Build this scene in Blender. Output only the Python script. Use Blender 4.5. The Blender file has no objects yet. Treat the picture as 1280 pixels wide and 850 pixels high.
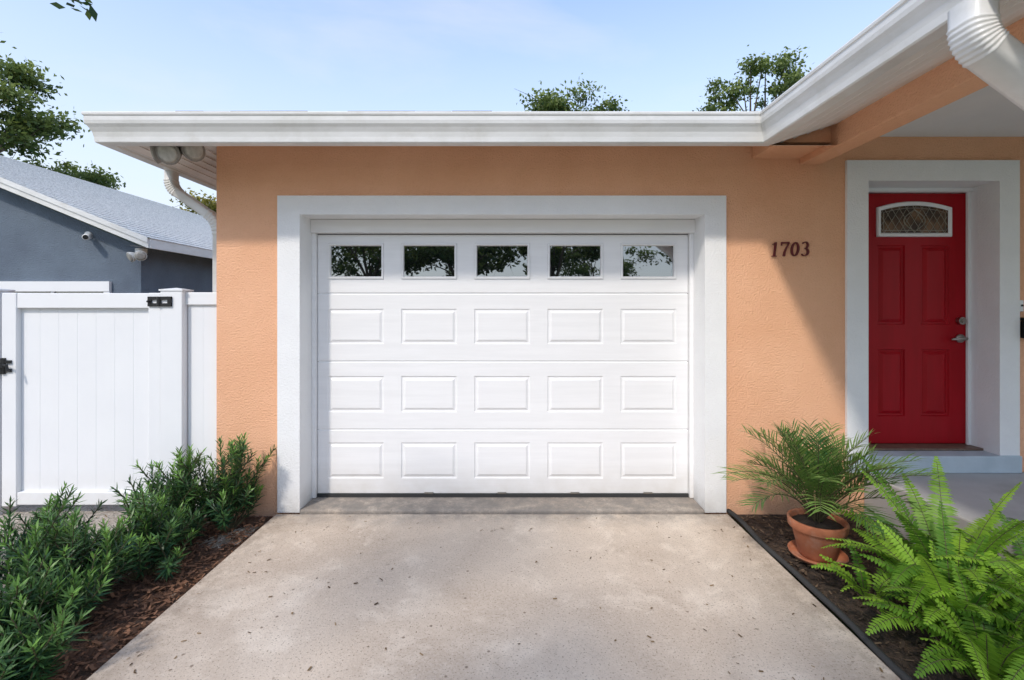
import bpy, math, random
import numpy as np
from mathutils import Vector, Matrix
random.seed(7); np.random.seed(7)
scene=bpy.context.scene
COL=scene.collection

# ------------------------------------------------------------------ helpers
def add(name,me,parent=None,mat=None,**kw):
    o=bpy.data.objects.new(name,me); COL.objects.link(o)
    if mat is not None:
        for m in (mat if isinstance(mat,(list,tuple)) else [mat]): me.materials.append(m)
    if parent is not None: o.parent=parent
    for k,v in kw.items(): o[k]=v
    return o
def empty(name,loc,label=None,category=None,parent=None,group=None):
    o=bpy.data.objects.new(name,None); COL.objects.link(o); o.location=loc
    o.empty_display_size=.2
    if label:o["label"]=label
    if category:o["category"]=category
    if group:o["group"]=group
    if parent is not None:o.parent=parent
    return o
class MB:
    def __init__(s): s.v=[];s.f=[];s.c=[];s.m=[]
    def vert(s,p): s.v.append(tuple(p)); return len(s.v)-1
    def face(s,ids,col=None,m=0): s.f.append(tuple(ids)); s.c.append(col); s.m.append(m)
    def box(s,x0,x1,y0,y1,z0,z1,m=0):
        b=len(s.v)
        for z in (z0,z1):
            for x,y in ((x0,y0),(x1,y0),(x1,y1),(x0,y1)): s.v.append((x,y,z))
        for q in ((3,2,1,0),(4,5,6,7),(0,1,5,4),(1,2,6,5),(2,3,7,6),(3,0,4,7)): s.face([b+i for i in q],m=m)
    def poly(s,pts,m=0):
        ids=[s.vert(p) for p in pts]; s.face(ids,m=m)
    def tube(s,pts,rad,seg=8,cap=True,m=0):
        pts=[Vector(p) for p in pts]; rings=[]
        prev=None
        for i,p in enumerate(pts):
            d=(pts[min(i+1,len(pts)-1)]-pts[max(i-1,0)]).normalized()
            if prev is None:
                a=d.orthogonal().normalized()
            else:
                a=(prev-d*prev.dot(d))
                a=a.normalized() if a.length>1e-6 else d.orthogonal().normalized()
            prev=a; b=d.cross(a)
            r=rad[i] if hasattr(rad,'__len__') else rad
            rings.append([s.vert(p+(a*math.cos(t)+b*math.sin(t))*r) for t in [2*math.pi*k/seg for k in range(seg)]])
        for i in range(len(rings)-1):
            for k in range(seg):
                s.face([rings[i][k],rings[i][(k+1)%seg],rings[i+1][(k+1)%seg],rings[i+1][k]],m=m)
        if cap:
            s.face(rings[0][::-1],m=m); s.face(rings[-1],m=m)
    def lathe(s,prof,cx,cy,seg=32,m=0):
        rings=[]
        for r,z in prof:
            rings.append([s.vert((cx+r*math.cos(2*math.pi*k/seg),cy+r*math.sin(2*math.pi*k/seg),z)) for k in range(seg)])
        for i in range(len(rings)-1):
            for k in range(seg): s.face([rings[i][k],rings[i][(k+1)%seg],rings[i+1][(k+1)%seg],rings[i+1][k]],m=m)
    def mesh(s,name,smooth=False,color=False):
        me=bpy.data.meshes.new(name); me.from_pydata(s.v,[],s.f)
        if any(s.m): me.polygons.foreach_set("material_index",s.m)
        if smooth: me.polygons.foreach_set("use_smooth",[True]*len(s.f))
        if color:
            at=me.color_attributes.new("tint",'FLOAT_COLOR','CORNER')
            arr=[]
            for f,c in zip(s.f,s.c):
                c=0.5 if c is None else c
                arr+= [c,c,c,1.0]*len(f)
            at.data.foreach_set("color",arr)
        me.update(); return me
def bevel(o,w=.004,seg=2):
    m=o.modifiers.new("bevel",'BEVEL'); m.width=w; m.segments=seg; m.limit_method='ANGLE'; return o
def boxobj(name,b,parent,mat,bv=.004,**kw):
    mb=MB(); mb.box(*b); o=add(name,mb.mesh(name),parent,mat,**kw)
    if bv: bevel(o,bv)
    return o

# ------------------------------------------------------------------ materials
def nodes(m):
    m.use_nodes=True; nt=m.node_tree; nt.nodes.clear(); return nt,nt.nodes.new,nt.links.new
def mat(name,c1,c2=None,scale=3.0,rough=.7,bump=0.0,bscale=60,bdist=.01,detail=6,c3=None,s3=.5,f3=.5,stretch=(1,1,1),metal=0,spec=.5,mask=(.35,.65),btype='noise',dirt=None):
    m=bpy.data.materials.new(name); nt,N,L=nodes(m)
    out=N('ShaderNodeOutputMaterial'); p=N('ShaderNodeBsdfPrincipled'); L(p.outputs[0],out.inputs[0])
    p.inputs['Roughness'].default_value=rough; p.inputs['Metallic'].default_value=metal; p.inputs['Specular IOR Level'].default_value=spec
    g=N('ShaderNodeNewGeometry'); mp=N('ShaderNodeMapping'); mp.inputs['Scale'].default_value=stretch; L(g.outputs['Position'],mp.inputs['Vector'])
    col=None
    if c2 is None: c2=tuple(x*.88 for x in c1)
    n=N('ShaderNodeTexNoise'); n.inputs['Scale'].default_value=scale; n.inputs['Detail'].default_value=detail; n.inputs['Roughness'].default_value=.6
    L(mp.outputs[0],n.inputs['Vector'])
    r=N('ShaderNodeValToRGB'); L(n.outputs['Fac'],r.inputs[0])
    r.color_ramp.elements[0].position=mask[0]; r.color_ramp.elements[1].position=mask[1]
    r.color_ramp.elements[0].color=(*c2,1); r.color_ramp.elements[1].color=(*c1,1); col=r.outputs[0]
    if c3 is not None:
        n2=N('ShaderNodeTexNoise'); n2.inputs['Scale'].default_value=s3; n2.inputs['Detail'].default_value=8; n2.inputs['Roughness'].default_value=.65
        L(g.outputs['Position'],n2.inputs['Vector'])
        r2=N('ShaderNodeValToRGB'); L(n2.outputs['Fac'],r2.inputs[0]); r2.color_ramp.elements[0].position=.5; r2.color_ramp.elements[1].position=.68
        r2.color_ramp.elements[0].color=(0,0,0,1); r2.color_ramp.elements[1].color=(f3,f3,f3,1)
        mx=N('ShaderNodeMixRGB'); L(r2.outputs[0],mx.inputs[0]); L(col,mx.inputs[1]); mx.inputs[2].default_value=(*c3,1); col=mx.outputs[0]
    if dirt is not None:
        sx=N('ShaderNodeSeparateXYZ'); L(g.outputs['Position'],sx.inputs[0])
        mr=N('ShaderNodeMapRange'); mr.inputs[1].default_value=dirt[0]; mr.inputs[2].default_value=dirt[1]; mr.inputs[3].default_value=1; mr.inputs[4].default_value=0
        L(sx.outputs[2],mr.inputs[0])
        n4=N('ShaderNodeTexNoise'); n4.inputs['Scale'].default_value=9; n4.inputs['Detail'].default_value=8; L(g.outputs['Position'],n4.inputs['Vector'])
        mu=N('ShaderNodeMath'); mu.operation='MULTIPLY'; L(mr.outputs[0],mu.inputs[0]); L(n4.outputs['Fac'],mu.inputs[1])
        mx=N('ShaderNodeMixRGB'); L(mu.outputs[0],mx.inputs[0]); L(col,mx.inputs[1]); mx.inputs[2].default_value=(*dirt[2],1); col=mx.outputs[0]
    L(col,p.inputs['Base Color'])
    if bump>0:
        b=N('ShaderNodeBump'); b.inputs['Strength'].default_value=bump; b.inputs['Distance'].default_value=bdist
        if btype=='noise':
            n3=N('ShaderNodeTexNoise'); n3.inputs['Detail'].default_value=5; n3.inputs['Scale'].default_value=bscale; o=n3.outputs['Fac']; L(mp.outputs[0],n3.inputs['Vector'])
        elif btype=='stucco':
            n3=N('ShaderNodeTexNoise'); n3.inputs['Detail'].default_value=4; n3.inputs['Scale'].default_value=bscale; n3.inputs['Distortion'].default_value=.15
            L(g.outputs['Position'],n3.inputs['Vector'])
            rr=N('ShaderNodeValToRGB'); rr.color_ramp.elements[0].position=.34; rr.color_ramp.elements[1].position=.68; L(n3.outputs['Fac'],rr.inputs[0]); o=rr.outputs[0]
        L(o,b.inputs['Height']); L(b.outputs[0],p.inputs['Normal'])
    return m
def leafmat(name,dark,light,trans=.35,rough=.5,isl=.5):
    m=bpy.data.materials.new(name); nt,N,L=nodes(m)
    out=N('ShaderNodeOutputMaterial'); p=N('ShaderNodeBsdfPrincipled'); p.inputs['Roughness'].default_value=rough; p.inputs['Specular IOR Level'].default_value=.35
    at=N('ShaderNodeVertexColor'); at.layer_name="tint"
    g=N('ShaderNodeNewGeometry')
    a=N('ShaderNodeMath'); a.operation='MULTIPLY_ADD'; L(g.outputs['Random Per Island'],a.inputs[0]); a.inputs[1].default_value=isl; a.inputs[2].default_value=-isl/2
    b=N('ShaderNodeMath'); b.operation='ADD'; b.use_clamp=True; L(a.outputs[0],b.inputs[0]); L(at.outputs[0],b.inputs[1])
    mx=N('ShaderNodeMixRGB'); L(b.outputs[0],mx.inputs[0]); mx.inputs[1].default_value=(*dark,1); mx.inputs[2].default_value=(*light,1)
    L(mx.outputs[0],p.inputs['Base Color'])
    if trans>0:
        t=N('ShaderNodeBsdfTranslucent'); L(mx.outputs[0],t.inputs[0])
        ms=N('ShaderNodeMixShader'); ms.inputs[0].default_value=trans; L(p.outputs[0],ms.inputs[1]); L(t.outputs[0],ms.inputs[2]); L(ms.outputs[0],out.inputs[0])
    else: L(p.outputs[0],out.inputs[0])
    return m
ORANGE=mat("orange_stucco",(.88,.50,.31),(.82,.445,.265),scale=1.6,rough=.9,bump=.65,bscale=82,bdist=.007,btype='stucco',spec=.2,dirt=(0,.3,(.52,.32,.22)))
TRIM=mat("white_stucco",(.85,.855,.855),(.81,.815,.82),scale=3,rough=.8,bump=.45,bscale=80,bdist=.004,btype='stucco',spec=.3,dirt=(0,.2,(.38,.36,.33)))
DOORW=mat("white_painted_steel",(.85,.85,.855),(.81,.81,.815),scale=2,rough=.42,bump=.12,bscale=60,bdist=.002,stretch=(1,1,14),dirt=(0,.32,(.58,.54,.48)))
GUT=mat("white_gutter_paint",(.78,.78,.77),(.68,.68,.66),scale=2.5,rough=.35,stretch=(1,1,3),c3=(.52,.50,.45),s3=5,f3=.35)
SOFF=mat("white_soffit_paint",(.80,.76,.73),(.73,.69,.66),scale=5,rough=.7)
CEIL=mat("porch_ceiling_paint",(.78,.79,.79),(.72,.73,.74),scale=1.5,rough=.8,bump=.2,bscale=90,bdist=.003)
SHIN=mat("asphalt_shingle",(.20,.16,.14),(.10,.08,.07),scale=14,rough=.95,bump=.5,bscale=80)
NSHIN=mat("pale_grey_shingle",(.86,.85,.82),(.52,.52,.51),scale=8,rough=.9,bump=.9,bscale=18,bdist=.03,stretch=(1,4,4))
NWALL=mat("slate_blue_stucco",(.14,.18,.23),(.11,.14,.185),scale=2,rough=.9,bump=.6,bscale=50,btype='stucco')
VINYL=mat("white_vinyl",(.83,.84,.85),(.79,.80,.82),scale=1.2,rough=.38,dirt=(0,.3,(.66,.64,.6)))
BLACK=mat("black_powdercoat",(.012,.012,.013),rough=.4)
RED=mat("red_door_paint",(.37,.002,.009),(.32,.0015,.007),scale=3,rough=.38,bump=.06,bscale=90,bdist=.002,stretch=(6,1,1),spec=.22)
NUM=mat("dark_red_metal",(.13,.008,.012),rough=.5)
BRASS=mat("satin_nickel",(.45,.43,.40),rough=.3,metal=1)
SILL=mat("bronze_threshold",(.20,.13,.09),(.13,.08,.06),scale=20,rough=.5)
RUB=mat("rubber_seal",(.035,.035,.035),rough=.8)
TERRA=mat("terracotta",(.46,.165,.08),(.37,.125,.06),scale=8,rough=.85,bump=.2,bscale=80,bdist=.002,c3=(.45,.33,.26),s3=10,f3=.35)
SOIL=mat("potting_soil",(.035,.025,.018),(.015,.01,.008),scale=40,rough=1,bump=.8,bscale=60)
MULR=mat("red_brown_mulch",(.16,.075,.042),(.06,.033,.02),scale=26,rough=1,bump=1,bscale=50,bdist=.03,c3=(.24,.18,.13),s3=6,f3=.5)
MULD=mat("dark_soil_mulch",(.085,.055,.038),(.025,.018,.014),scale=26,rough=1,bump=1,bscale=50,bdist=.03)
GRAV=mat("pale_sandy_gravel",(.58,.52,.45),(.32,.28,.23),scale=40,rough=1,bump=1,bscale=60,bdist=.02,c3=(.18,.12,.08),s3=5,f3=.6)
GRASS=mat("grass_ground",(.07,.11,.03),(.035,.06,.018),scale=6,rough=1,bump=1,bscale=40,bdist=.03)
ASPH=mat("asphalt",(.06,.06,.06),(.045,.045,.045),scale=30,rough=.9,bump=.4,bscale=120)
PORCHC=mat("painted_porch_concrete",(.47,.475,.475),(.39,.395,.395),scale=3,rough=.7,bump=.15,bscale=90,bdist=.003,c3=(.28,.27,.26),s3=2,f3=.5)
STEPC=mat("pale_painted_step",(.50,.58,.64),(.42,.50,.56),scale=5,rough=.7,bump=.3,bscale=70,bdist=.004)
BARK=mat("tree_bark",(.16,.13,.10),(.07,.055,.04),scale=14,rough=1,bump=1,bscale=20,bdist=.03,stretch=(1,1,.25))
STEM=mat("green_brown_stem",(.10,.085,.04),(.05,.045,.02),scale=30,rough=.8)
LAMPM=mat("beige_lamp_housing",(.27,.25,.22),(.20,.18,.16),scale=10,rough=.5)
LAMPW=mat("white_lamp_housing",(.62,.62,.60),(.52,.52,.50),scale=10,rough=.5)
LENS=mat("floodlight_lens",(.50,.48,.43),(.36,.34,.30),scale=30,rough=.2)
def glass(name,refl,dark=(.006,.007,.008)):
    m=bpy.data.materials.new(name); nt,N,L=nodes(m)
    out=N('ShaderNodeOutputMaterial'); d=N('ShaderNodeBsdfDiffuse'); d.inputs[0].default_value=(*dark,1)
    g=N('ShaderNodeBsdfGlossy'); g.inputs['Roughness'].default_value=.012; g.inputs[0].default_value=(.93,.96,1,1)
    n=N('ShaderNodeTexNoise'); n.inputs['Scale'].default_value=2.5; n.inputs['Detail'].default_value=1
    ge=N('ShaderNodeNewGeometry'); L(ge.outputs['Position'],n.inputs['Vector'])
    b=N('ShaderNodeBump'); b.inputs['Strength'].default_value=.05; b.inputs['Distance'].default_value=.02; L(n.outputs['Fac'],b.inputs['Height']); L(b.outputs[0],g.inputs['Normal'])
    ms=N('ShaderNodeMixShader'); ms.inputs[0].default_value=refl; L(d.outputs[0],ms.inputs[1]); L(g.outputs[0],ms.inputs[2]); L(ms.outputs[0],out.inputs[0])
    return m
GLASS=glass("garage_window_glass",.34); GLASSN=glass("dark_window_glass",.2)

def concrete(extra=0):
    m=bpy.data.materials.new("driveway_concrete" if not extra else "stained_apron_concrete"); nt,N,L=nodes(m)
    out=N('ShaderNodeOutputMaterial'); p=N('ShaderNodeBsdfPrincipled'); L(p.outputs[0],out.inputs[0]); p.inputs['Roughness'].default_value=.9; p.inputs['Specular IOR Level'].default_value=.2
    g=N('ShaderNodeNewGeometry')
    def noise(s,d=8,r=.62,dist=0):
        n=N('ShaderNodeTexNoise'); n.inputs['Scale'].default_value=s; n.inputs['Detail'].default_value=d; n.inputs['Roughness'].default_value=r; n.inputs['Distortion'].default_value=dist
        L(g.outputs['Position'],n.inputs['Vector']); return n.outputs['Fac']
    def ramp(i,a,b,ca,cb):
        r=N('ShaderNodeValToRGB'); L(i,r.inputs[0]); r.color_ramp.elements[0].position=a; r.color_ramp.elements[1].position=b
        r.color_ramp.elements[0].color=(*ca,1); r.color_ramp.elements[1].color=(*cb,1); return r.outputs[0]
    def mix(f,a,b,mode='MIX'):
        x=N('ShaderNodeMixRGB'); x.blend_type=mode
        if isinstance(f,float): x.inputs[0].default_value=f
        else: L(f,x.inputs[0])
        L(a,x.inputs[1])
        if isinstance(b,tuple): x.inputs[2].default_value=(*b,1)
        else: L(b,x.inputs[2])
        return x.outputs[0]
    c=ramp(noise(1.3,10,.62,.5),.36,.64,(.48,.385,.30),(.66,.555,.45))
    c=mix(ramp(noise(.62,7,.62),.48,.68,(0,0,0),(.5,.5,.5)),c,(.45,.38,.315))
    c=mix(ramp(noise(2.3,10,.72,.3),.52,.64,(0,0,0),(.6,.6,.6)),c,(.79,.69,.575))
    c=mix(ramp(noise(3.7,9,.75,.8),.57,.68,(0,0,0),(.4,.4,.4)),c,(.38,.31,.245))
    c=mix(ramp(noise(14,8,.75),.57,.68,(0,0,0),(.5,.5,.5)),c,(.78,.69,.58))
    c=mix(ramp(noise(60,4,.7),.38,.62,(.0,.0,.0),(.4,.4,.4)),c,(.66,.565,.465))
    c=mix(ramp(noise(110,2,.5),.61,.66,(0,0,0),(.75,.75,.75)),c,(.24,.19,.145))
    v=N('ShaderNodeTexVoronoi'); v.inputs['Scale'].default_value=8; L(g.outputs['Position'],v.inputs['Vector'])
    c=mix(ramp(v.outputs['Distance'],.04,.075,(.8,.8,.8),(0,0,0)),c,(.18,.13,.095))
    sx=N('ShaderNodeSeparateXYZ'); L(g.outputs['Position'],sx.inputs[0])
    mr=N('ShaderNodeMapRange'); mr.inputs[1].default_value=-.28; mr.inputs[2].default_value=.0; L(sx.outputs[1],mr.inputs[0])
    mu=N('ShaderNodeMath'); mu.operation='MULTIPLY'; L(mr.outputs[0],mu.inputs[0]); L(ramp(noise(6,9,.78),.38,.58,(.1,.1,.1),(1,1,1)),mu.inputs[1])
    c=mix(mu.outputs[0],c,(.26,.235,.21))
    if extra: c=mix(ramp(noise(4,9,.78),.4,.58,(.2,.2,.2),(.75,.75,.75)),c,(.22,.20,.18))
    ab=N('ShaderNodeMath'); ab.operation='ADD'; ab.inputs[1].default_value=.075; L(sx.outputs[0],ab.inputs[0])
    a2=N('ShaderNodeMath'); a2.operation='ABSOLUTE'; L(ab.outputs[0],a2.inputs[0])
    m2=N('ShaderNodeMapRange'); m2.inputs[1].default_value=1.35; m2.inputs[2].default_value=1.70; L(a2.outputs[0],m2.inputs[0])
    mu2=N('ShaderNodeMath'); mu2.operation='MULTIPLY'; L(m2.outputs[0],mu2.inputs[0]); L(ramp(noise(9,8,.75),.40,.6,(0,0,0),(.75,.75,.75)),mu2.inputs[1])
    c=mix(mu2.outputs[0],c,(.28,.22,.17))
    L(c,p.inputs['Base Color'])
    b=N('ShaderNodeBump'); b.inputs['Strength'].default_value=.55; b.inputs['Distance'].default_value=.005; L(noise(90,5,.7),b.inputs['Height']); L(b.outputs[0],p.inputs['Normal'])
    return m
CONC=concrete(); APRON=concrete(1)

# ------------------------------------------------------------------ ground
def sheet(name,x0,x1,y0,y1,z,m,**kw):
    mb=MB(); mb.poly([(x0,y0,z),(x1,y0,z),(x1,y1,z),(x0,y1,z)]); o=add(name,mb.mesh(name),None,m,kind="structure",**kw); return o
sheet("ground",-400,400,-400,400,-.045,GRASS)
sheet("street",-400,400,-21,-14,-.035,ASPH)
sheet("gravel_ground",-9,-1.76,-6,3.2,-.035,GRAV)
def bumpy(name,x0,x1,y0,y1,z,amp,m,nx=60,ny=60):
    mb=MB()
    for j in range(ny+1):
        for i in range(nx+1):
            x=x0+(x1-x0)*i/nx; y=y0+(y1-y0)*j/ny
            if x0<-2 and i==0: x+=.07*math.sin(y*5)+.05*math.sin(y*13)
            e=min(i,nx-i,j,ny-j,4)/4
            mb.v.append((x,y,z+e*amp*(.5*math.sin(x*7+y*3)+.5*math.sin(y*9-x*4)+random.uniform(-.35,.35))))
    for j in range(ny):
        for i in range(nx):
            a=j*(nx+1)+i; mb.face((a,a+1,a+nx+2,a+nx+1))
    return add(name,mb.mesh(name,True),None,m,kind="structure")
bumpy("mulch_ground",-2.42,-1.755,-3.4,-.02,-.028,.012,MULR,40,140)
bumpy("planting_bed_ground",1.63,2.63,-3.6,-.005,-.02,.014,MULD,50,140)
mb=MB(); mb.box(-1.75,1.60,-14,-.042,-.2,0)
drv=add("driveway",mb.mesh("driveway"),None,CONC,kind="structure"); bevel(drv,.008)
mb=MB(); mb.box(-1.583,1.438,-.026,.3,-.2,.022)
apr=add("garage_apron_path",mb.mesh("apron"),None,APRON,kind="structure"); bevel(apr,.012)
mb=MB(); 
pts=[(1.615+.006*math.sin(k*1.3),-.02-.12*k,.014+.008*math.sin(k*.9)) for k in range(31)]
mb.tube(pts,.016,8)
e=add("garden_edging",mb.mesh("edging",True),None,RUB); e["label"]="black plastic edging strip between driveway and planting bed"; e["category"]="garden edging"

# ------------------------------------------------------------------ house
house=empty("house",(0,0,0),"orange stucco house with white garage door and red front door","house")
def panel_wall(mb,x0,x1,z0,z1,y,holes,depth):
    xs=sorted({x0,x1,*[h[0] for h in holes],*[h[1] for h in holes]}); zs=sorted({z0,z1,*[h[2] for h in holes],*[h[3] for h in holes]})
    xs=[x for x in xs if x0<=x<=x1]; zs=[z for z in zs if z0<=z<=z1]
    for i in range(len(xs)-1):
        for j in range(len(zs)-1):
            cx=(xs[i]+xs[i+1])/2; cz=(zs[j]+zs[j+1])/2
            if any(h[0]<cx<h[1] and h[2]<cz<h[3] for h in holes): continue
            mb.poly([(xs[i],y,zs[j]),(xs[i+1],y,zs[j]),(xs[i+1],y,zs[j+1]),(xs[i],y,zs[j+1])])
    for a,b,c,d in holes:
        mb.poly([(a,y,c),(a,y,d),(a,y+depth,d),(a,y+depth,c)]); mb.poly([(b,y,c),(b,y+depth,c),(b,y+depth,d),(b,y,d)])
        mb.poly([(a,y,d),(b,y,d),(b,y+depth,d),(a,y+depth,d)])
mb=MB()
G=(-1.585,1.44,-.3,2.227); D=(2.653,3.637,.425,2.478)
panel_wall(mb,-2.216,6.5,-.3,3.0,0,[G,D],.30)
mb.poly([(-2.216,0,-.3),(-2.216,0,3.0),(-2.216,9,3.0),(-2.216,9,-.3)]); mb.poly([(6.5,0,-.3),(6.5,9,-.3),(6.5,9,3),(6.5,0,3)]); mb.poly([(-2.216,9,-.3),(-2.216,9,3),(6.5,9,3),(6.5,9,-.3)])
add("wall",mb.mesh("wall"),house,ORANGE)
mb=MB(); mb.box(-1.7,1.6,.305,.32,-.1,2.4); mb.box(2.55,3.75,.305,.32,.2,2.6); add("interior_wall",mb.mesh("iw"),house,BLACK)
def surround(name,xo0,xo1,zo,xi0,xi1,zi,zb,dep):
    mb=MB(); f=-.024
    mb.box(xo0,xi0+.003,f,.0-.001,zb,zo); mb.box(xi1-.003,xo1,f,-.001,zb,zo); mb.box(xi0+.003,xi1-.003,f,-.001,zi-.003,zo)
    mb.box(xi0+.0015,xi0+.003,-.001,dep,zb,zi-.003); mb.box(xi1-.003,xi1-.0015,-.001,dep,zb,zi-.003); mb.box(xi0+.003,xi1-.003,-.001,dep,zi-.003,zi-.0015)
    o=add(name,mb.mesh(name),house,TRIM); return o
surround("garage_trim",-1.749,1.597,2.364,-1.585,1.44,2.227,0.001,.26)
surround("door_trim",2.497,3.784,2.628,2.653,3.637,2.478,.302,.26)
mb=MB(); mb.box(-1.582,1.437,.165,.235,2.118,2.222); mb.box(-1.582,-1.55,.19,.235,.024,2.118); mb.box(1.405,1.437,.19,.235,.024,2.118)
o=add("garage_frame",mb.mesh("gf"),house,DOORW); bevel(o,.004)

def nested(mb,x0,x1,z0,z1,y,prof,fill=True,m=0):
    loops=[]
    for ins,dep in prof:
        loops.append([mb.vert(p) for p in ((x0+ins,y+dep,z0+ins),(x1-ins,y+dep,z0+ins),(x1-ins,y+dep,z1-ins),(x0+ins,y+dep,z1-ins))])
    for a,b in zip(loops,loops[1:]):
        for k in range(4): mb.face([a[k],a[(k+1)%4],b[(k+1)%4],b[k]],m=m)
    if fill: mb.face(loops[-1],m=m)
def sheet_with(mb,x0,x1,z0,z1,y,th,cells,prof,fill=True):
    xs=sorted({x0,x1,*[c[0] for c in cells],*[c[1] for c in cells]}); zs=sorted({z0,z1,*[c[2] for c in cells],*[c[3] for c in cells]})
    for i in range(len(xs)-1):
        for j in range(len(zs)-1):
            cx=(xs[i]+xs[i+1])/2; cz=(zs[j]+zs[j+1])/2
            if any(h[0]<cx<h[1] and h[2]<cz<h[3] for h in cells): continue
            mb.poly([(xs[i],y,zs[j]),(xs[i+1],y,zs[j]),(xs[i+1],y,zs[j+1]),(xs[i],y,zs[j+1])])
    for c in cells: nested(mb,c[0],c[1],c[2],c[3],y,prof,fill)
    e=.006
    o=[(x0,z0),(x1,z0),(x1,z1),(x0,z1)]; w=[(x0-e,z0-e),(x1+e,z0-e),(x1+e,z1+e),(x0-e,z1+e)]
    for k in range(4):
        a,b=o[k],o[(k+1)%4]; c,d=w[(k+1)%4],w[k]
        mb.poly([(d[0],y+e,d[1]),(c[0],y+e,c[1]),(b[0],y,b[1]),(a[0],y,a[1])])
        mb.poly([(d[0],y+th,d[1]),(c[0],y+th,c[1]),(c[0],y+e,c[1]),(d[0],y+e,d[1])])
gd=empty("garage_door",(0,0,0),parent=house)
DX0,DX1=-1.548,1.403
cxs=[-.078+.582*k for k in (-2,-1,0,1,2)]
bounds=[.045,.558,1.100,1.641,2.114]
prow=[(.170,.456),(.698,.985),(1.240,1.520)]
for i in range(4):
    mb=MB(); a=bounds[i]+.009; b=bounds[i+1]-.009
    if i<3:
        cells=[(c-.222,c+.222,prow[i][0],prow[i][1]) for c in cxs]
        prof=[(0,0),(.007,.007),(.017,.007),(.034,-.002),(.038,-.002)]
        sheet_with(mb,DX0+.006,DX1-.006,a,b,.22,.045,cells,prof)
    else:
        cells=[(c-.222,c+.222,1.756,2.042) for c in cxs]
        sheet_with(mb,DX0+.006,DX1-.006,a,b,.22,.045,cells,[(0,0),(.001,.03)],fill=False)
    if i>0: mb.box(DX0+.004,DX1-.004,.2265,.2445,a-.0145,a-.0062)
    add("door_section",mb.mesh("sec"),gd,DOORW)
for c in cxs:
    mb=MB()
    nested(mb,c-.2215,c+.2215,1.7565,2.0415,.2195,[(0,.004),(.003,-.008),(.014,-.009),(.019,-.001),(.022,.012)],fill=False)
    w=add("window",mb.mesh("win"),gd,DOORW)
    mb=MB(); mb.box(c-.2,c+.2,.230,.236,1.778,2.02)
    add("window_pane",mb.mesh("pane"),w,GLASS)
mb=MB(); mb.box(DX0,DX1,.212,.262,.0225,.049); add("bottom_seal",mb.mesh("seal"),gd,RUB)
for c in (-.66,-.08,.5,1.08):
    boxobj("bottom_bracket",(c-.035,c+.035,.208,.2195,.051,.064),gd,BRASS,.001)

# --- front door
fd=empty("front_door",(0,0,0),parent=house)
LX0,LX1,LZ0,LZ1=2.745,3.628,.446,2.440
mb=MB(); cells=[]
for (a,b) in ((2.908,3.128),(3.258,3.482)):
    cells+=[(a,b,1.395,2.025),(a,b,.665,1.197)]
prof=[(0,0),(.006,.011),(.018,.012),(.040,-.001),(.046,-.003)]
sheet_with(mb,LX0+.006,LX1-.006,LZ0+.006,LZ1-.006,.222,.04,cells,prof)
add("door_leaf",mb.mesh("leaf"),fd,RED)
def arch(x0,x1,z0,zs,zt,n=22):
    pts=[(x0,z0),(x1,z0)]
    cx=(x0+x1)/2; hw=(x1-x0)/2
    for k in range(n+1):
        t=1-2*k/n
        pts.append((cx+hw*t, zs+(zt-zs)*(1-t*t)))
    return pts
def archring(mb,outer,inner,yf,yb):
    n=len(outer)
    o=[mb.vert((x,yf+.004,z)) for x,z in outer]; 
    i1=[mb.vert((x*.35+u*.65,yf-.006,z*.35+w*.65)) for (x,z),(u,w) in zip(outer,inner)]
    o1=[mb.vert((x*.8+u*.2,yf-.006,z*.8+w*.2)) for (x,z),(u,w) in zip(outer,inner)]
    i2=[mb.vert((x,yf+.004,z)) for x,z in inner]; ob=[mb.vert((x,yb,z)) for x,z in outer]
    for A,B in ((ob,o),(o,o1),(o1,i1),(i1,i2)):
        for k in range(n): mb.face([A[k],A[(k+1)%n],B[(k+1)%n],B[k]])
mb=MB(); A=arch(2.898,3.490,2.092,2.325,2.372); B=arch(2.928,3.460,2.122,2.300,2.340)
archring(mb,A,B,.205,.2215); aw=add("window_frame",mb.mesh("awf"),fd,VINYL)
def leaded():
    m=bpy.data.materials.new("amber_obscure_glass"); nt,N,L=nodes(m)
    out=N('ShaderNodeOutputMaterial'); p=N('ShaderNodeBsdfPrincipled'); L(p.outputs[0],out.inputs[0]); p.inputs['Roughness'].default_value=.15
    g=N('ShaderNodeNewGeometry'); n=N('ShaderNodeTexNoise'); n.inputs['Scale'].default_value=9; L(g.outputs['Position'],n.inputs['Vector'])
    r=N('ShaderNodeValToRGB'); r.color_ramp.elements[0].position=.42; r.color_ramp.elements[1].position=.68; r.color_ramp.elements[0].color=(.035,.022,.015,1); r.color_ramp.elements[1].color=(.20,.115,.06,1)
    L(n.outputs['Fac'],r.inputs[0]); L(r.outputs[0],p.inputs['Base Color'])
    b=N('ShaderNodeBump'); b.inputs['Strength'].default_value=.4; b.inputs['Distance'].default_value=.004; L(n.outputs['Fac'],b.inputs['Height']); L(b.outputs[0],p.inputs['Normal']); return m
mb=MB(); mb.poly([(x,.2125,z) for x,z in B]); add("window_pane",mb.mesh("awp"),aw,leaded())
mb=MB()
cx=3.194
def zarch(x): t=(x-cx)/.266; return 2.300+.040*(1-t*t)
for k in range(-9,10):
    for s in (1,-1):
        P=[]
        for j in range(60):
            z=2.122+j*.004; x=cx+k*.060+s*(z-2.122)*.62
            if abs(x-cx)<.264 and z<zarch(x)-.002: P.append((x,.2105,z))
        if len(P)>3: mb.tube([P[0],P[-1]],.0022,4)
B2=arch(2.950,3.438,2.142,2.284,2.320)
mb.tube([(x,.210,z) for x,z in B2]+[(B2[0][0],.210,B2[0][1])],.0028,4)
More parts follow.
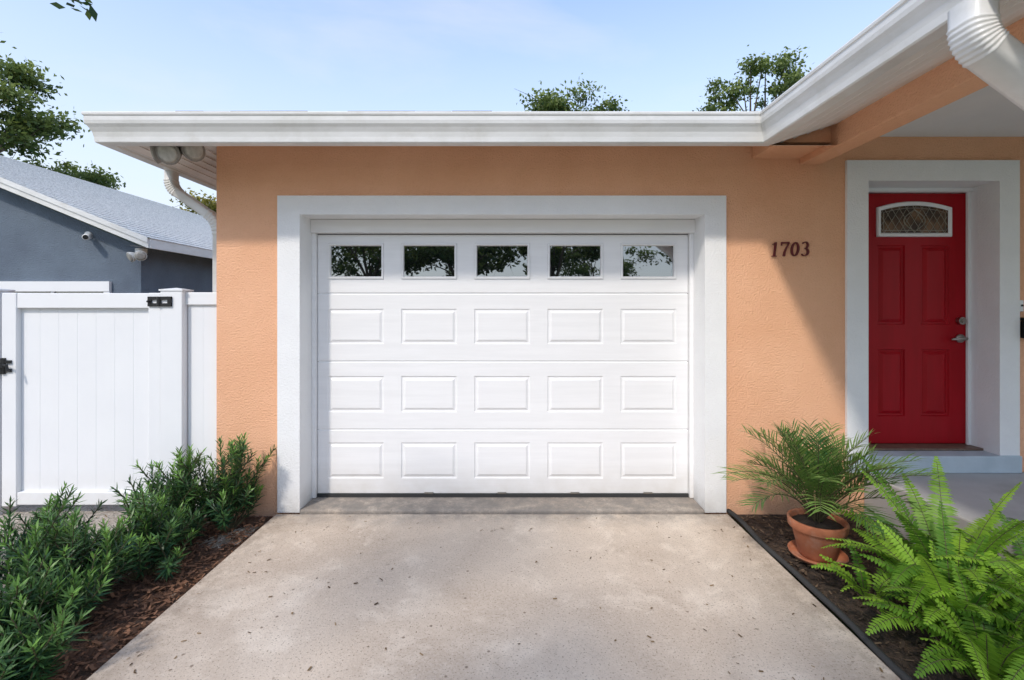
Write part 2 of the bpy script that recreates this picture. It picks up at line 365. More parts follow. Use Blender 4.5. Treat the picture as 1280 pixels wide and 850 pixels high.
for sx_ in (1,-1):
    q=[(cx+sx_*(.0+.085*math.sin(t)),.2095,2.135+.17*t/math.pi) for t in [math.pi*k/14 for k in range(15)]]
    mb.tube(q,.0045,5)
add("window_leading",mb.mesh("lead"),aw,mat("lead_came",(.30,.27,.22),rough=.35,metal=.4))
mb=MB(); mb.box(2.657,2.742,.18,.262,.436,2.474); mb.box(3.632,3.6335,.15,.262,.436,2.474); mb.box(2.742,3.632,.18,.262,2.443,2.474)
mb.box(3.610,3.6315,.20,.219,.44,2.443)
add("door_frame",mb.mesh("df"),house,VINYL)
mb=MB(); mb.box(2.656,3.634,.10,.262,.428,.443); add("threshold",mb.mesh("thr"),house,SILL)
boxobj("step",(2.50,3.782,-.045,.10,.301,.427),house,STEPC,.006)
def yl(mb,cx,cz,y0,y1,r,seg=20):
    mb.tube([(cx,y0,cz),(cx,y1,cz)],r,seg)
mb=MB(); yl(mb,3.560,1.425,.190,.2205,.030); yl(mb,3.560,1.425,.176,.190,.016); add("deadbolt",mb.mesh("db",False),fd,BRASS)
mb=MB(); yl(mb,3.560,1.285,.205,.2205,.033); mb.tube([(3.560,.205,1.285),(3.560,.165,1.285)],.011,14); mb.tube([(3.57,.165,1.285),(3.53,.163,1.286),(3.475,.168,1.282),(3.455,.172,1.28)],[.011,.011,.010,.007],12)
add("door_handle",mb.mesh("dh",True),fd,BRASS)

# --- house number 1703
def ribbon(mb,pts,w,y0,y1,closed=False):
    n=len(pts); L=[];R=[]
    for i in range(n):
        if closed: a=pts[i-1]; b=pts[(i+1)%n]
        else: a=pts[max(i-1,0)]; b=pts[min(i+1,n-1)]
        dx,dz=b[0]-a[0],b[1]-a[1]; l=math.hypot(dx,dz) or 1; nx,nz=-dz/l,dx/l
        ww=(w[i] if hasattr(w,'__len__') else w)/2
        L.append((pts[i][0]+nx*ww,pts[i][1]+nz*ww)); R.append((pts[i][0]-nx*ww,pts[i][1]-nz*ww))
    m=n if closed else n-1
    vi=[[mb.vert((x,y,z)) for x,z in S] for S in (L,R) for y in (y0,y1)]
    for i in range(m):
        j=(i+1)%n
        mb.face([vi[0][i],vi[0][j],vi[2][j],vi[2][i]]); mb.face([vi[0][i],vi[1][i],vi[1][j],vi[0][j]]); mb.face([vi[2][i],vi[2][j],vi[3][j],vi[3][i]])
    if not closed:
        for i in (0,n-1): mb.face([vi[0][i],vi[2][i],vi[3][i],vi[1][i]])
H=.108; SHEAR=.08; WT=.82
def digit(ch,x,z,rot):
    S=[]
    if ch=='1': S=[([(.24,0),(.24,.98)],.15),([(.28,.98),(.2,.9),(.04,.84)],[.08,.09,.05]),([(.08,.025),(.40,.025)],.06)]
    if ch=='7': S=[([(.0,.93),(.56,.93)],.13),([(.03,.98),(.03,.74)],.06),([(.54,.9),(.38,.6),(.26,.3),(.22,0)],[.07,.10,.14,.16])]
    if ch=='0': S=[([(.28+.22*math.cos(t),.5+.46*math.sin(t)) for t in [2*math.pi*k/28 for k in range(28)]],[.07+.09*abs(math.cos(2*math.pi*k/28)) for k in range(28)],True)]
    if ch=='3':
        up=[(.28+.20*math.cos(t),.74+.22*math.sin(t)) for t in [math.radians(a) for a in range(150,-91,-20)]]
        lo=[(.27+.24*math.cos(t),.27+.25*math.sin(t)) for t in [math.radians(a) for a in range(90,-151,-20)]]
        S=[(up,[.08+.06*max(0,math.cos(math.radians(a))) for a in range(150,-91,-20)]),(lo,[.07+.09*max(0,math.cos(math.radians(a))) for a in range(90,-151,-20)])]
    mb=MB()
    for k,s in enumerate(S):
        P=[]
        for (a,b) in s[0]:
            a-=.28; b-=.5; a+=b*SHEAR; c,sn=math.cos(rot),math.sin(rot); P.append((x+H*(a*c-b*sn),z+H*(a*sn+b*c)))
        w=[q*H*WT for q in s[1]] if hasattr(s[1],'__len__') else s[1]*H*WT
        ribbon(mb,P,w,-.014-.0006*k,-.0005,len(s)>2)
    add("house_number_digit",mb.mesh("digit"),hn,NUM)
hn=empty("house_number",(0,0,0),parent=house)
for ch,x,z,r in (('1',1.972,1.965,-.04),('7',2.043,1.968,.03),('0',2.118,1.966,-.02),('3',2.192,1.970,.03)): digit(ch,x,z,r)

# --- roof
mb=MB()
Z0=2.785; P=.33
x0,x1,y0,y1=-2.65,7.0,-.48,9.4
ym=(y0+y1)/2; zr=Z0+P*(ym-y0); xr=x0+(ym-y0)
for off in (0,-.03):
    a=[(x0,y0,Z0+off),(x1,y0,Z0+off),(x1,y1,Z0+off),(x0,y1,Z0+off)]; r1=(xr,ym,zr+off); r2=(x1-(ym-y0),ym,zr+off)
    zc=Z0+off+P*(.1-y0)
    mb.poly([a[0],(2.2,y0,Z0+off),(2.2,.1,zc),(x1-(.1-y0),.1,zc),r2,r1]); mb.poly([(x1-(.1-y0),.1,zc),(x1,.1,Z0+off),a[2],r2]); mb.poly([a[2],a[3],r1,r2]); mb.poly([a[3],a[0],r1])
px0,px1,py0,py1=1.65,6.6,-3.05,3.5; pm=(px0+px1)/2; zp=Z0+P*(pm-px0)
mb.poly([(px0,py0,Z0+.001),(pm,py0,zp),(pm,py1,zp),(px0,py1,Z0+.001)]); mb.poly([(pm,py0,zp),(px1,py0,Z0),(px1,py1,Z0),(pm,py1,zp)])
mb.poly([(px0,py0,Z0-.2),(px1,py0,Z0-.2),(px1,py0,Z0),(pm,py0,zp),(px0,py0,Z0)])
add("roof",mb.mesh("roof"),house,SHIN)
mb=MB()
x=-2.69
while x<1.6:
    w=random.uniform(.16,.3); mb.box(x,min(x+w-.004,1.62),-.50,-.3,Z0-.006+random.uniform(0,.004),Z0+.008+random.uniform(0,.006)); x+=w
add("roof_shingle_edge",mb.mesh("shedge"),house,SHIN)
FX,FY,FP=-2.61,-.44,1.69
mb=MB(); mb.box(FX,FP,FY,FY+.02,2.602,2.775); mb.box(FX,FX+.02,FY+.02,9.3,2.602,2.775); mb.box(FP,FP+.02,-3.0,FY,2.602,2.775)
add("fascia",mb.mesh("fascia"),house,GUT)
SZ=2.604
mb=MB()
zz=SZ+P*(-FY-.02)
mb.poly([(FX+.02,FY+.02,SZ),(FP+.5,FY+.02,SZ),(FP+.5,.0,zz),(-2.2,.0,zz)])
zl=SZ+P*(-2.216-FX-.02)
mb.poly([(FX+.02,FY+.02,SZ),(-2.2,0,zz),(-2.2,9,zz),(FX+.02,9,SZ)])
zb=SZ+P*(2.16-FP-.02)
mb.poly([(FP+.02,FY+.02,SZ),(FP+.02,-3.0,SZ),(2.17,-3.0,zb),(2.17,FY+.02,zb)])
for k in range(1,6):
    u=k/6; xx=FX+.02+u*(-2.216-FX-.02); z=SZ+u*(zl-SZ)
    mb.box(xx-.003,xx+.003,FY+.06+.0,9,z-.006,z+.002)
for k in range(1,5):
    u=k/5; xx=FP+.02+u*(2.16-FP-.02); z=SZ+u*(zb-SZ)
    mb.box(xx-.002,xx+.002,-3.0,FY+.06,z-.003,z+.002)
add("soffit",mb.mesh("soffit"),house,SOFF)
prof=[(0,2.772),(0,2.598),(.004,2.590),(.066,2.588),(.074,2.594),(.077,2.625),(.083,2.655),(.096,2.682),(.108,2.700),(.112,2.720),(.112,2.748),(.118,2.752),(.120,2.764),(.116,2.772),(.104,2.771),(.104,2.760)]
mb=MB()
stations=[lambda d:(FX-d,9.3),lambda d:(FX-d,FY-d),lambda d:(FP-d,FY-d),lambda d:(FP-d,-3.05)]
rings=[[mb.vert((*s(d),z)) for d,z in prof] for s in stations]
for a,b in zip(rings,rings[1:]):
    for k in range(len(prof)-1): mb.face([a[k],b[k],b[k+1],a[k+1]])
o=add("gutter",mb.mesh("gutter"),house,GUT)
mb=MB()
ra=[];rb=[];rc=[]
for d,z in prof[2:14]:
    d=d+.002
    ra.append(mb.vert((FP-d-.03,FY-d,z))); rb.append(mb.vert((FP-d,FY-d,z))); rc.append(mb.vert((FP-d,FY-d-.03,z)))
for k in range(len(ra)-1):
    mb.face([ra[k],rb[k],rb[k+1],ra[k+1]]); mb.face([rb[k],rc[k],rc[k+1],rb[k+1]])
add("gutter_seam",mb.mesh("seam"),house,GUT)
boxobj("porch_beam",(2.156,2.31,-3.0,-.001,2.60,2.84),house,ORANGE,.006)
boxobj("porch_header",(1.80,2.1555,-.36,-.001,2.645,2.79),house,ORANGE,.004)
mb=MB(); mb.box(2.311,6.4,-3.0,-.001,2.81,2.85); add("porch_ceiling",mb.mesh("pc"),house,CEIL)
mb=MB(); mb.box(2.32,6.4,-3.0,-2.8,2.60,2.809); add("front_beam",mb.mesh("fb"),house,ORANGE)
boxobj("porch_post",(2.75,2.95,-3.0,-2.801,.301,2.60),house,TRIM,.005)
boxobj("porch_floor",(2.635,6.4,-3.2,-.001,-.1,.30),house,PORCHC,.012)
def downspout(name,path,y,w,d,ncorr=10,cw=1.10,RR=.11,c=.35):
    pts=[];n=len(path)
    pts.append((path[0],0))
    for i in range(1,n-1):
        a,b,cc=Vector(path[i-1]),Vector(path[i]),Vector(path[i+1])
        R=min(RR,(a-b).length*.48,(cc-b).length*.48); s=b+(a-b).normalized()*R; e2=b+(cc-b).normalized()*R
        for k in range(ncorr*4+1):
            t=k/(ncorr*4); p=s*(1-t)**2+b*2*t*(1-t)+e2*t*t; pts.append((tuple(p),.5-.5*math.cos(k*math.pi/2)))
    pts.append((path[-1],0))
    mb=MB(); rings=[]
    for i,(p,rib) in enumerate(pts):
        a=Vector(pts[max(i-1,0)][0]); b=Vector(pts[min(i+1,len(pts)-1)][0]); t=(b-a).normalized(); nx=Vector((-t.y,t.x))
        sc=1+(cw-1)*rib; hw=w/2*sc; hd=d/2*sc; q=c*.3
        sect=[(-1,-1+c),(-1+q,-1+q),(-1+c,-1),(1-c,-1),(1-q,-1+q),(1,-1+c),(1,1-c),(1-q,1-q),(1-c,1),(-1+c,1),(-1+q,1-q),(-1,1-c)]
        rings.append([mb.vert((p[0]+nx.x*hw*u,y+hd*v,p[1]+nx.y*hw*u)) for u,v in sect])
    for a,b in zip(rings,rings[1:]):
        for k in range(12): mb.face([a[k],a[(k+1)%12],b[(k+1)%12],b[k]])
    mb.face(rings[-1])
    return add(name,mb.mesh(name,True),house,GUT)
downspout("downspout",[(-2.66,2.60),(-2.66,2.46),(-2.285,2.20),(-2.285,.1)],.15,.07,.085,7,1.14)
downspout("downspout",[(1.632,2.60),(1.632,2.47),(2.05,2.16),(2.05,1.9)],-1.90,.102,.12,8,1.07,.17,.5)

mbx=empty("mailbox",(3.86,0,1.4),"small black metal mailbox mounted on orange wall beside door","mailbox")
def child(name,mbm,parent,m,smooth=False):
    o=add(name,mbm.mesh(name,smooth),None,m); o.parent=parent; o.matrix_parent_inverse=Matrix.Translation(-Vector(parent.location)); return o
mb=MB(); mb.box(3.805,4.06,-.085,-.002,1.30,1.43); bevel(child("box",mb,mbx,BLACK),.008)
mb=MB(); mb.box(3.798,4.067,-.098,-.002,1.432,1.455); bevel(child("lid",mb,mbx,BLACK),.006)
db=empty("doorbell",(3.80,0,1.54),"small white doorbell plate beside the front door","doorbell")
mb=MB(); mb.box(3.797,3.825,-.012,-.001,1.50,1.585); bevel(child("plate",mb,db,VINYL),.003)
mb=MB(); mb.tube([(3.811,-.012,1.545),(3.811,-.018,1.545)],.008,12); child("button",mb,db,BLACK)

def flood(loc,s,label,heads,hm=None):
    hm=hm or LAMPM
    e=empty("security_light",loc,label,"security light")
    L0=Vector(loc)
    mb=MB(); mb.tube([L0+Vector((0,0,.04)),L0+Vector((0,0,-.02*s))],.055*s,16); child("base",mb,e,hm)
    for d in heads:
        d=Vector(d).normalized(); p=L0+Vector((0,0,-.025*s))
        q=p+d*.03*s
        mb=MB(); mb.tube([p,q],.014*s,8)
        mb.tube([q,q+d*.02*s,q+d*.06*s,q+d*.085*s,q+d*.089*s],[.02*s,.032*s,.05*s,.058*s,.052*s],16)
        h=child("lamp_head",mb,e,hm,True)
        mb=MB(); r=q+d*.0895*s; mb.tube([r,r+d*.008*s],[.050*s,.035*s],16); l=add("lens",mb.mesh("lens",True),None,LENS); l.parent=h
    return e
flood((-2.30,-.26,2.655),1.35,"beige triple floodlight fixed under the white soffit corner",[(-1,-.55,-.25),(.05,-1,-.45),(1,-.55,-.15)])

# ------------------------------------------------------------------ fence & gate
FYY=.06
fence=empty("fence",(-2.4,FYY,0),"white vinyl privacy fence panels and posts beside the house","fence")
def boards(mb,x0,x1,z0,z1,y,bw=.152):
    n=max(1,round((x1-x0)/bw)); w=(x1-x0)/n
    for i in range(n):
        a=x0+i*w; g=.002
        mb.poly([(a+g,y,z0),(a+w-g,y,z0),(a+w-g,y,z1),(a+g,y,z1)])
        mb.poly([(a+w-g,y,z0),(a+w,y+.0014,z0),(a+w,y+.0014,z1),(a+w-g,y,z1)]); mb.poly([(a,y+.0014,z0),(a+g,y,z0),(a+g,y,z1),(a,y+.0014,z1)])
    mb.box(x0,x1,y+.02,y+.024,z0,z1)
def fpost(x0,x1,zt=1.665):
    mb=MB(); mb.box(x0,x1,FYY-.06,FYY+.06,-.05,zt); p=child("post",mb,fence,VINYL); bevel(p,.006)
    mb=MB(); a=.006; mb.box(x0-a,x1+a,FYY-.06-a,FYY+.06+a,zt,zt+.012)
    cx=(x0+x1)/2
    b=[mb.vert(q) for q in ((x0,FYY-.06,zt+.012),(x1,FYY-.06,zt+.012),(x1,FYY+.06,zt+.012),(x0,FYY+.06,zt+.012))]; t=mb.vert((cx,FYY,zt+.025))
    for k in range(4): mb.face([b[k],b[(k+1)%4],t])
    child("post_cap",mb,fence,VINYL)
fpost(-2.64,-2.475,1.655); fpost(-4.03,-3.86,1.655)
mb=MB(); boards(mb,-2.47,-2.235,.12,1.56,FYY); child("panel",mb,fence,VINYL)
mb=MB(); mb.box(-2.474,-2.225,FYY-.02,FYY+.03,1.55,1.645); bevel(child("rail",mb,fence,VINYL),.005)
mb=MB(); mb.box(-2.474,-2.225,FYY-.02,FYY+.03,.0,.13); bevel(child("rail",mb,fence,VINYL),.005)
mb=MB(); boards(mb,-8.5,-4.035,.12,1.56,FYY); child("panel",mb,fence,VINYL)
mb=MB(); mb.box(-8.5,-4.035,FYY-.02,FYY+.03,1.55,1.645); bevel(child("rail",mb,fence,VINYL),.005)
mb=MB(); mb.box(-8.5,-4.035,FYY-.02,FYY+.03,.0,.13); bevel(child("rail",mb,fence,VINYL),.005)
gate=empty("gate",(-3.2,FYY,0),"white vinyl privacy gate with black hinge and latch","gate")
mb=MB(); boards(mb,-3.735,-2.74,.12,1.54,FYY-.005); child("panel",mb,gate,VINYL)
for a,b in ((-3.845,-3.735),(-2.74,-2.648)):
    mb=MB(); mb.box(a,b,FYY-.045,FYY+.03,.03,1.64); bevel(child("stile",mb,gate,VINYL),.005)
for a,b in ((.04,.135),(1.525,1.638)):
    mb=MB(); mb.box(-3.734,-2.741,FYY-.04,FYY+.03,a,b); bevel(child("rail",mb,gate,VINYL),.005)
def hinge(zc):
    mb=MB(); y=FYY-.062
    for dz in (-.025,.025): mb.box(-2.735,-2.655,y+.004,y+.018,zc+dz-.012,zc+dz+.012); mb.box(-2.628,-2.548,y-.012,y+.001,zc+dz-.012,zc+dz+.012)
    mb.box(-2.735,-2.71,y+.003,y+.018,zc-.036,zc+.036); mb.box(-2.575,-2.548,y-.013,y+.001,zc-.036,zc+.036)
    mb.tube([(-2.642,y-.006,zc-.036),(-2.642,y-.006,zc+.036)],.015,12)
    for dx in (-2.723,-2.56): mb.tube([(dx,y-.015,zc),(dx,y+.005,zc)],.008,8)
    child("hinge",mb,gate,BLACK)
hinge(1.575); hinge(.16)
mb=MB(); y=FYY-.045
mb.box(-3.84,-3.765,y-.014,y-.001,1.045,1.068); mb.box(-3.84,-3.765,y-.014,y-.001,1.11,1.133); mb.box(-3.84,-3.81,y-.016,y-.001,1.03,1.15)
mb.box(-3.885,-3.862,y-.036,y-.016,1.04,1.14); mb.box(-3.86,-3.80,y-.04,y-.017,1.078,1.10); mb.tube([(-3.80,y-.03,1.10),(-3.755,y-.05,1.10),(-3.745,y-.05,1.055)],.009,8)
child("latch",mb,gate,BLACK)

# ------------------------------------------------------------------ neighbour house
nb=empty("neighbor_house",(-9,8,0),"slate blue stucco house with pale shingle gable roof","house")
EX,EZ,RX,P2=-5.27,2.40,-10.3,.41; RZ=EZ+P2*(EX-RX); GY=3.35; WY=3.62; BY=15
mb=MB()
LXX=2*RX-EX; 
mb.poly([(LXX+.3,WY,-.1),(-5.58,WY,-.1),(-5.58,WY,EZ+.06),(RX,WY,RZ-.05),(LXX+.3,WY,EZ+.06)])
mb.poly([(-5.58,WY,-.1),(-5.58,BY-.3,-.1),(-5.58,BY-.3,EZ+.06),(-5.58,WY,EZ+.06)])
child("wall",mb,nb,NWALL)
mb=MB()
n=34
for k in range(n):
    t0=k/n; t1=(k+1)/n
    xa=EX+.03+(RX-EX-.03)*t0; xb=EX+.03+(RX-EX-.03)*t1; za=EZ+P2*(EX-xa)+.15; zb_=EZ+P2*(EX-xb)+.15
    mb.poly([(xa,GY,za+.012),(xa,BY,za+.012),(xb,BY,zb_),(xb,GY,zb_)]); mb.poly([(xa,GY,za),(xa,BY,za),(xa,BY,za+.012),(xa,GY,za+.012)])
mb.poly([(RX,GY,RZ+.15),(RX,BY,RZ+.15),(LXX,BY,EZ+.15),(LXX,GY,EZ+.15)])
child("roof",mb,nb,NSHIN)
mb=MB()
def rake(y0,y1,zlo,zhi):
    a=[(EX,EZ+zlo),(EX,EZ+zhi),(RX,RZ+zhi),(RX,RZ+zlo)]
    f=[mb.vert((x,y0,z)) for x,z in a]; g=[mb.vert((x,y1,z)) for x,z in a]
    mb.face(f); mb.face(g[::-1])
    for k in range(4): mb.face([f[k],g[k],g[(k+1)%4],f[(k+1)%4]])
rake(GY,GY+.025,0,.144); rake(GY-.02,GY-.001,.08,.155)
mb.box(EX-.001,EX+.022,GY+.026,BY,EZ,EZ+.144)
child("fascia",mb,nb,GUT)
mb=MB(); mb.poly([(EX,GY+.025,EZ+.01),(EX,BY,EZ+.01),(-5.60,BY,EZ+.05),(-5.60,GY+.025,EZ+.05)]); mb.poly([(EX,GY+.025,EZ+.012),(RX,GY+.025,RZ+.01),(RX,WY,RZ+.01),(EX,WY,EZ+.012)])
child("soffit",mb,nb,SOFF)
mb=MB(); 
for b in ((-7.75,-6.02,WY-.05,WY-.002,1.78,1.93),(-7.75,-7.66,WY-.04,WY-.002,.8,1.78),(-6.11,-6.02,WY-.04,WY-.002,.8,1.78),(-7.75,-6.02,WY-.05,WY-.002,.72,.8),(-6.91,-6.86,WY-.03,WY-.002,.8,1.78)): mb.box(*b)
wf=child("window_frame",mb,nb,VINYL)
mb=MB(); mb.box(-7.66,-6.11,WY-.015,WY-.004,.8,1.78); child("window_pane",mb,nb,GLASSN)
flood((-5.50,3.52,2.37),1.35,"white twin floodlight under the slate blue house eave",[(-.5,-1,-.5),(.7,-1,-.35)],LAMPW)
cam_=empty("security_camera",(-6.36,3.6,2.62),"small white bullet security camera on blue wall","security camera")
mb=MB(); mb.tube([(-6.36,3.62,2.63),(-6.36,3.59,2.63)],.05,14); child("mount",mb,cam_,VINYL)
mb=MB(); mb.tube([(-6.36,3.59,2.62),(-6.28,3.50,2.585)],.018,8); mb.tube([(-6.31,3.56,2.60),(-6.22,3.40,2.565)],.042,14); child("camera_body",mb,cam_,VINYL,True)
mb=MB(); mb.tube([(-6.221,3.402,2.5655),(-6.216,3.393,2.564)],.034,14); child("lens",mb,cam_,BLACK)

# ------------------------------------------------------------------ foliage tools
def blade(mb,base,d,side,L,w,col,droop=0.0,bw=.35):
    tip=base+d*L+Vector((0,0,-droop*L)); mid=base+d*L*.5+Vector((0,0,-droop*L*.25))
    a=mb.vert(base-side*w*bw*.5); b=mb.vert(base+side*w*bw*.5); c=mb.vert(mid+side*w*.5); e=mb.vert(mid-side*w*.5); t=mb.vert(tip)
    mb.face((a,b,c,e),col); mb.face((e,c,t),col)
rv=lambda s=1:Vector((random.gauss(0,s),random.gauss(0,s),random.gauss(0,s)))
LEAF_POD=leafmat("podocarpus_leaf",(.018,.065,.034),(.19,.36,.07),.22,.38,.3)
LEAF_FERN=leafmat("fern_leaf",(.03,.13,.012),(.30,.52,.05),.4,.5,.2)
LEAF_PALM=leafmat("palm_leaf",(.035,.12,.028),(.22,.34,.08),.3,.42,.25)
LEAF_OAK=leafmat("oak_leaf",(.03,.07,.018),(.26,.32,.08),.4,.5,.5)
LEAF_WARM=leafmat("yellowing_leaf",(.08,.10,.02),(.38,.32,.06),.35,.5,.6)

def shrub(x,y,h,r,n,seed,label):
    random.seed(seed)
    e=empty("shrub",(x,y,-.02),label,"shrub",group="podocarpus shrubs in the mulch bed")
    lm=MB(); sm=MB()
    for i in range(n):
        az=random.uniform(0,2*math.pi); out=r*math.sqrt(random.random())
        hh=h*random.uniform(.36,1.0)*(1-.34*(out/r)**2)
        b=Vector((x+math.cos(az)*out*.15,y+math.sin(az)*out*.15,-.03)); t=Vector((x+math.cos(az)*out,y+math.sin(az)*out,hh))
        m=(b+t)/2+Vector((math.cos(az)*out*.38+random.gauss(0,.02),math.sin(az)*out*.38+random.gauss(0,.02),-.02))
        N=14; P=[b*(1-s)**2+m*2*s*(1-s)+t*s*s for s in [k/N for k in range(N+1)]]
        sm.tube(P,[.006*(1-.75*k/N) for k in range(N+1)],5,False)
        def leaves(path,f0,dens,tipbias):
            tot=sum((path[k+1]-path[k]).length for k in range(len(path)-1)); cnt=int(tot*dens); ang=random.uniform(0,6)
            for j in range(cnt):
                s=f0+(1-f0)*j/max(1,cnt-1); k=min(int(s*(len(path)-1)),len(path)-2); p=path[k].lerp(path[k+1],s*(len(path)-1)-k); d=(path[k+1]-path[k]).normalized()
                ang+=2.4; a=d.orthogonal().normalized(); bb=d.cross(a); rad=a*math.cos(ang)+bb*math.sin(ang)
                tipf=max(0,(s-.68)/.32)
                up=random.uniform(.45,.8)+.8*tipf
                dd=(rad+d*up+rv(.12)).normalized(); side=dd.cross(d); side=side.normalized() if side.length>.01 else a
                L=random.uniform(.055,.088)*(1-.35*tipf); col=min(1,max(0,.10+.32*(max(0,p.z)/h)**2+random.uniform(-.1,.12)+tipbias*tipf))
                blade(lm,p,dd,side,L,.0098,col,.06,.5)
        leaves(P,.28,145,1.0 if random.random()<.5 else .2)
        for q in range(random.randint(1,3)):
            s=random.uniform(.35,.85); k=int(s*N); p=P[k]; d=(P[k+1]-P[k]).normalized()
            a2=random.uniform(0,6.28); dr=(d*.9+Vector((math.cos(a2),math.sin(a2),.1))*.8).normalized(); L=random.uniform(.10,.19)
            Q=[p+dr*L*u/5+Vector((0,0,.035*(u/5)**2)) for u in range(6)]
            sm.tube(Q,[.003]*6,4,False); leaves(Q,.08,170,1.0 if random.random()<.5 else .1)
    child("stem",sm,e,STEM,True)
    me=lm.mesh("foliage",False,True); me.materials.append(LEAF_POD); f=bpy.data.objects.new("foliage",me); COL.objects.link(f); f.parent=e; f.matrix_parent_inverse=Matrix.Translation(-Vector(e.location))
    return e
SL="dark green podocarpus shrub growing in red brown mulch"
shr=[(-1.98,-.26,.70,.22,30,1),(-2.26,-.42,.62,.23,30,2),(-2.12,-.84,.46,.22,25,3),(-2.28,-1.14,.52,.25,28,4),(-2.76,-.88,.44,.24,24,9),(-2.14,-1.42,.40,.21,24,5),(-2.40,-1.74,.50,.24,24,6),(-1.96,-1.70,.24,.12,14,7),(-2.80,-1.36,.50,.26,26,8)]
for a in shr: shrub(a[0],a[1],a[2],a[3],a[4],a[5],SL)

def fern(x,y,z,n,Lr,seed,label,azr=(0,2*math.pi),W0=.10):
    random.seed(seed)
    e=empty("fern",(x,y,z),label,"fern",group="sword ferns in the planting bed"); lm=MB(); sm=MB()
    for i in range(n):
        az=azr[0]+(azr[1]-azr[0])*(i+random.uniform(-.35,.35))/n; L=random.uniform(*Lr); el0=math.radians(random.uniform(58,86)); el1=math.radians(random.uniform(-45,12))
        if random.random()<.25: el0=math.radians(82); el1=math.radians(40)
        p=Vector((x+math.cos(az)*.03,y+math.sin(az)*.03,z)); N=int(L/.0155); st=L/N; tone=random.uniform(.15,.95)
        tw=random.uniform(-.5,.5); path=[p.copy()]; Wm=W0*random.uniform(.8,1.1)
        for k in range(N):
            s=k/N; el=el0+(el1-el0)*s**1.15; a3=az+tw*.35*s
            d=Vector((math.cos(a3)*math.cos(el),math.sin(a3)*math.cos(el),math.sin(el))); p=p+d*st; path.append(p.copy())
            if s<.10: continue
            sd=Vector((-math.sin(a3),math.cos(a3),0)); nrm=sd.cross(d).normalized()
            sd=(sd*math.cos(tw)+nrm*math.sin(tw)).normalized()
            W=Wm*min(1,(s-.08)/.22)**.6*(1-s**2.4)**.9+.004
            for sg in (1,-1):
                dd=(sd*sg+d*.30+rv(.07)).normalized()
                blade(lm,p,dd,d,W*random.uniform(.85,1.06),.0145,min(1,max(0,tone+random.uniform(-.08,.08)+.1*s)),.22,.8)
        sm.tube(path[::3],[.0028*(1-.6*k/len(path[::3])) for k in range(len(path[::3]))],4,False)
    child("stem",sm,e,STEM,True)
    me=lm.mesh("frond",False,True); me.materials.append(LEAF_FERN); f=bpy.data.objects.new("frond",me); COL.objects.link(f); f.parent=e; f.matrix_parent_inverse=Matrix.Translation(-Vector(e.location))
FL="bright green sword fern with arching fronds in dark soil"
for a in ((2.20,-1.18,26,(.55,.84),21,.085),(2.48,-1.42,22,(.58,.86),22,.085),(2.00,-1.44,30,(.42,.64),23,.075),(2.26,-1.72,26,(.45,.66),24,.078),(1.86,-1.10,12,(.22,.34),25,.045),(1.93,-1.66,28,(.28,.48),26,.065)): fern(a[0],a[1],-.01,a[2],a[3],a[4],FL,W0=a[5])

# potted palm
px,py=1.87,-.66
pp=empty("potted_palm",(px,py,0),"young palm in a terracotta pot on the planting bed","potted plant")
mb=MB(); mb.lathe([(.0,.0),(.12,.0),(.143,.006),(.155,.032),(.159,.033),(.154,.018),(.14,.012),(0,.012)],px,py,40); child("saucer",mb,pp,TERRA,True)
mb=MB(); mb.lathe([(0,.014),(.095,.014),(.102,.02),(.138,.175),(.140,.178),(.154,.180),(.158,.185),(.163,.228),(.160,.234),(.149,.235),(.145,.226),(.14,.19),(.138,.175)],px,py,44); child("pot",mb,pp,TERRA,True)
mb=MB(); mb.lathe([(.140,.202),(.08,.216),(0,.22)],px,py,24); child("soil",mb,pp,SOIL)
random.seed(31); lm=MB(); sm=MB()
NF=50
for i in range(NF):
    az=i*2.399+random.uniform(-.25,.25); u=i/NF; L=random.uniform(.48,.66)*(1 if u>.2 else .95)
    el0=math.radians(88-34*u); el1=math.radians(60-86*u+random.uniform(-14,12)); p=Vector((px+math.cos(az)*.02,py+math.sin(az)*.02,.22+.03*(1-u))); N=26; path=[p.copy()]; tone=random.uniform(.1,.85)
    for k in range(N):
        s=k/N; el=el0+(el1-el0)*s**1.2; d=Vector((math.cos(az)*math.cos(el),math.sin(az)*math.cos(el),math.sin(el))); p=p+d*(L/N); path.append(p.copy())
        if s<.25: continue
        sd=Vector((-math.sin(az),math.cos(az),0)); nr=sd.cross(d).normalized()
        if nr.z<0: nr=-nr
        W=.16*math.sin(math.pi*min(1,.18+.74*(s-.15)/.85))**.7+.03
        for sg in (1,-1):
            dd=(sd*sg*.8+d*(.6+.6*s)+nr*.35+rv(.10)).normalized(); side=(d-dd*d.dot(dd)).normalized()
            blade(lm,p+d*(L/N*random.uniform(0,.6)),dd,side,W*random.uniform(.8,1.1),.008,min(1,max(0,tone+random.uniform(-.15,.15))),.25,.6)
    sm.tube(path[::2],[.0045*(1-.7*k/len(path[::2])) for k in range(len(path[::2]))],5,False)
child("stem",sm,pp,STEM,True)
me=lm.mesh("frond",False,True); me.materials.append(LEAF_PALM); f=bpy.data.objects.new("frond",me); COL.objects.link(f); f.parent=pp; f.matrix_parent_inverse=Matrix.Translation(-Vector(pp.location))

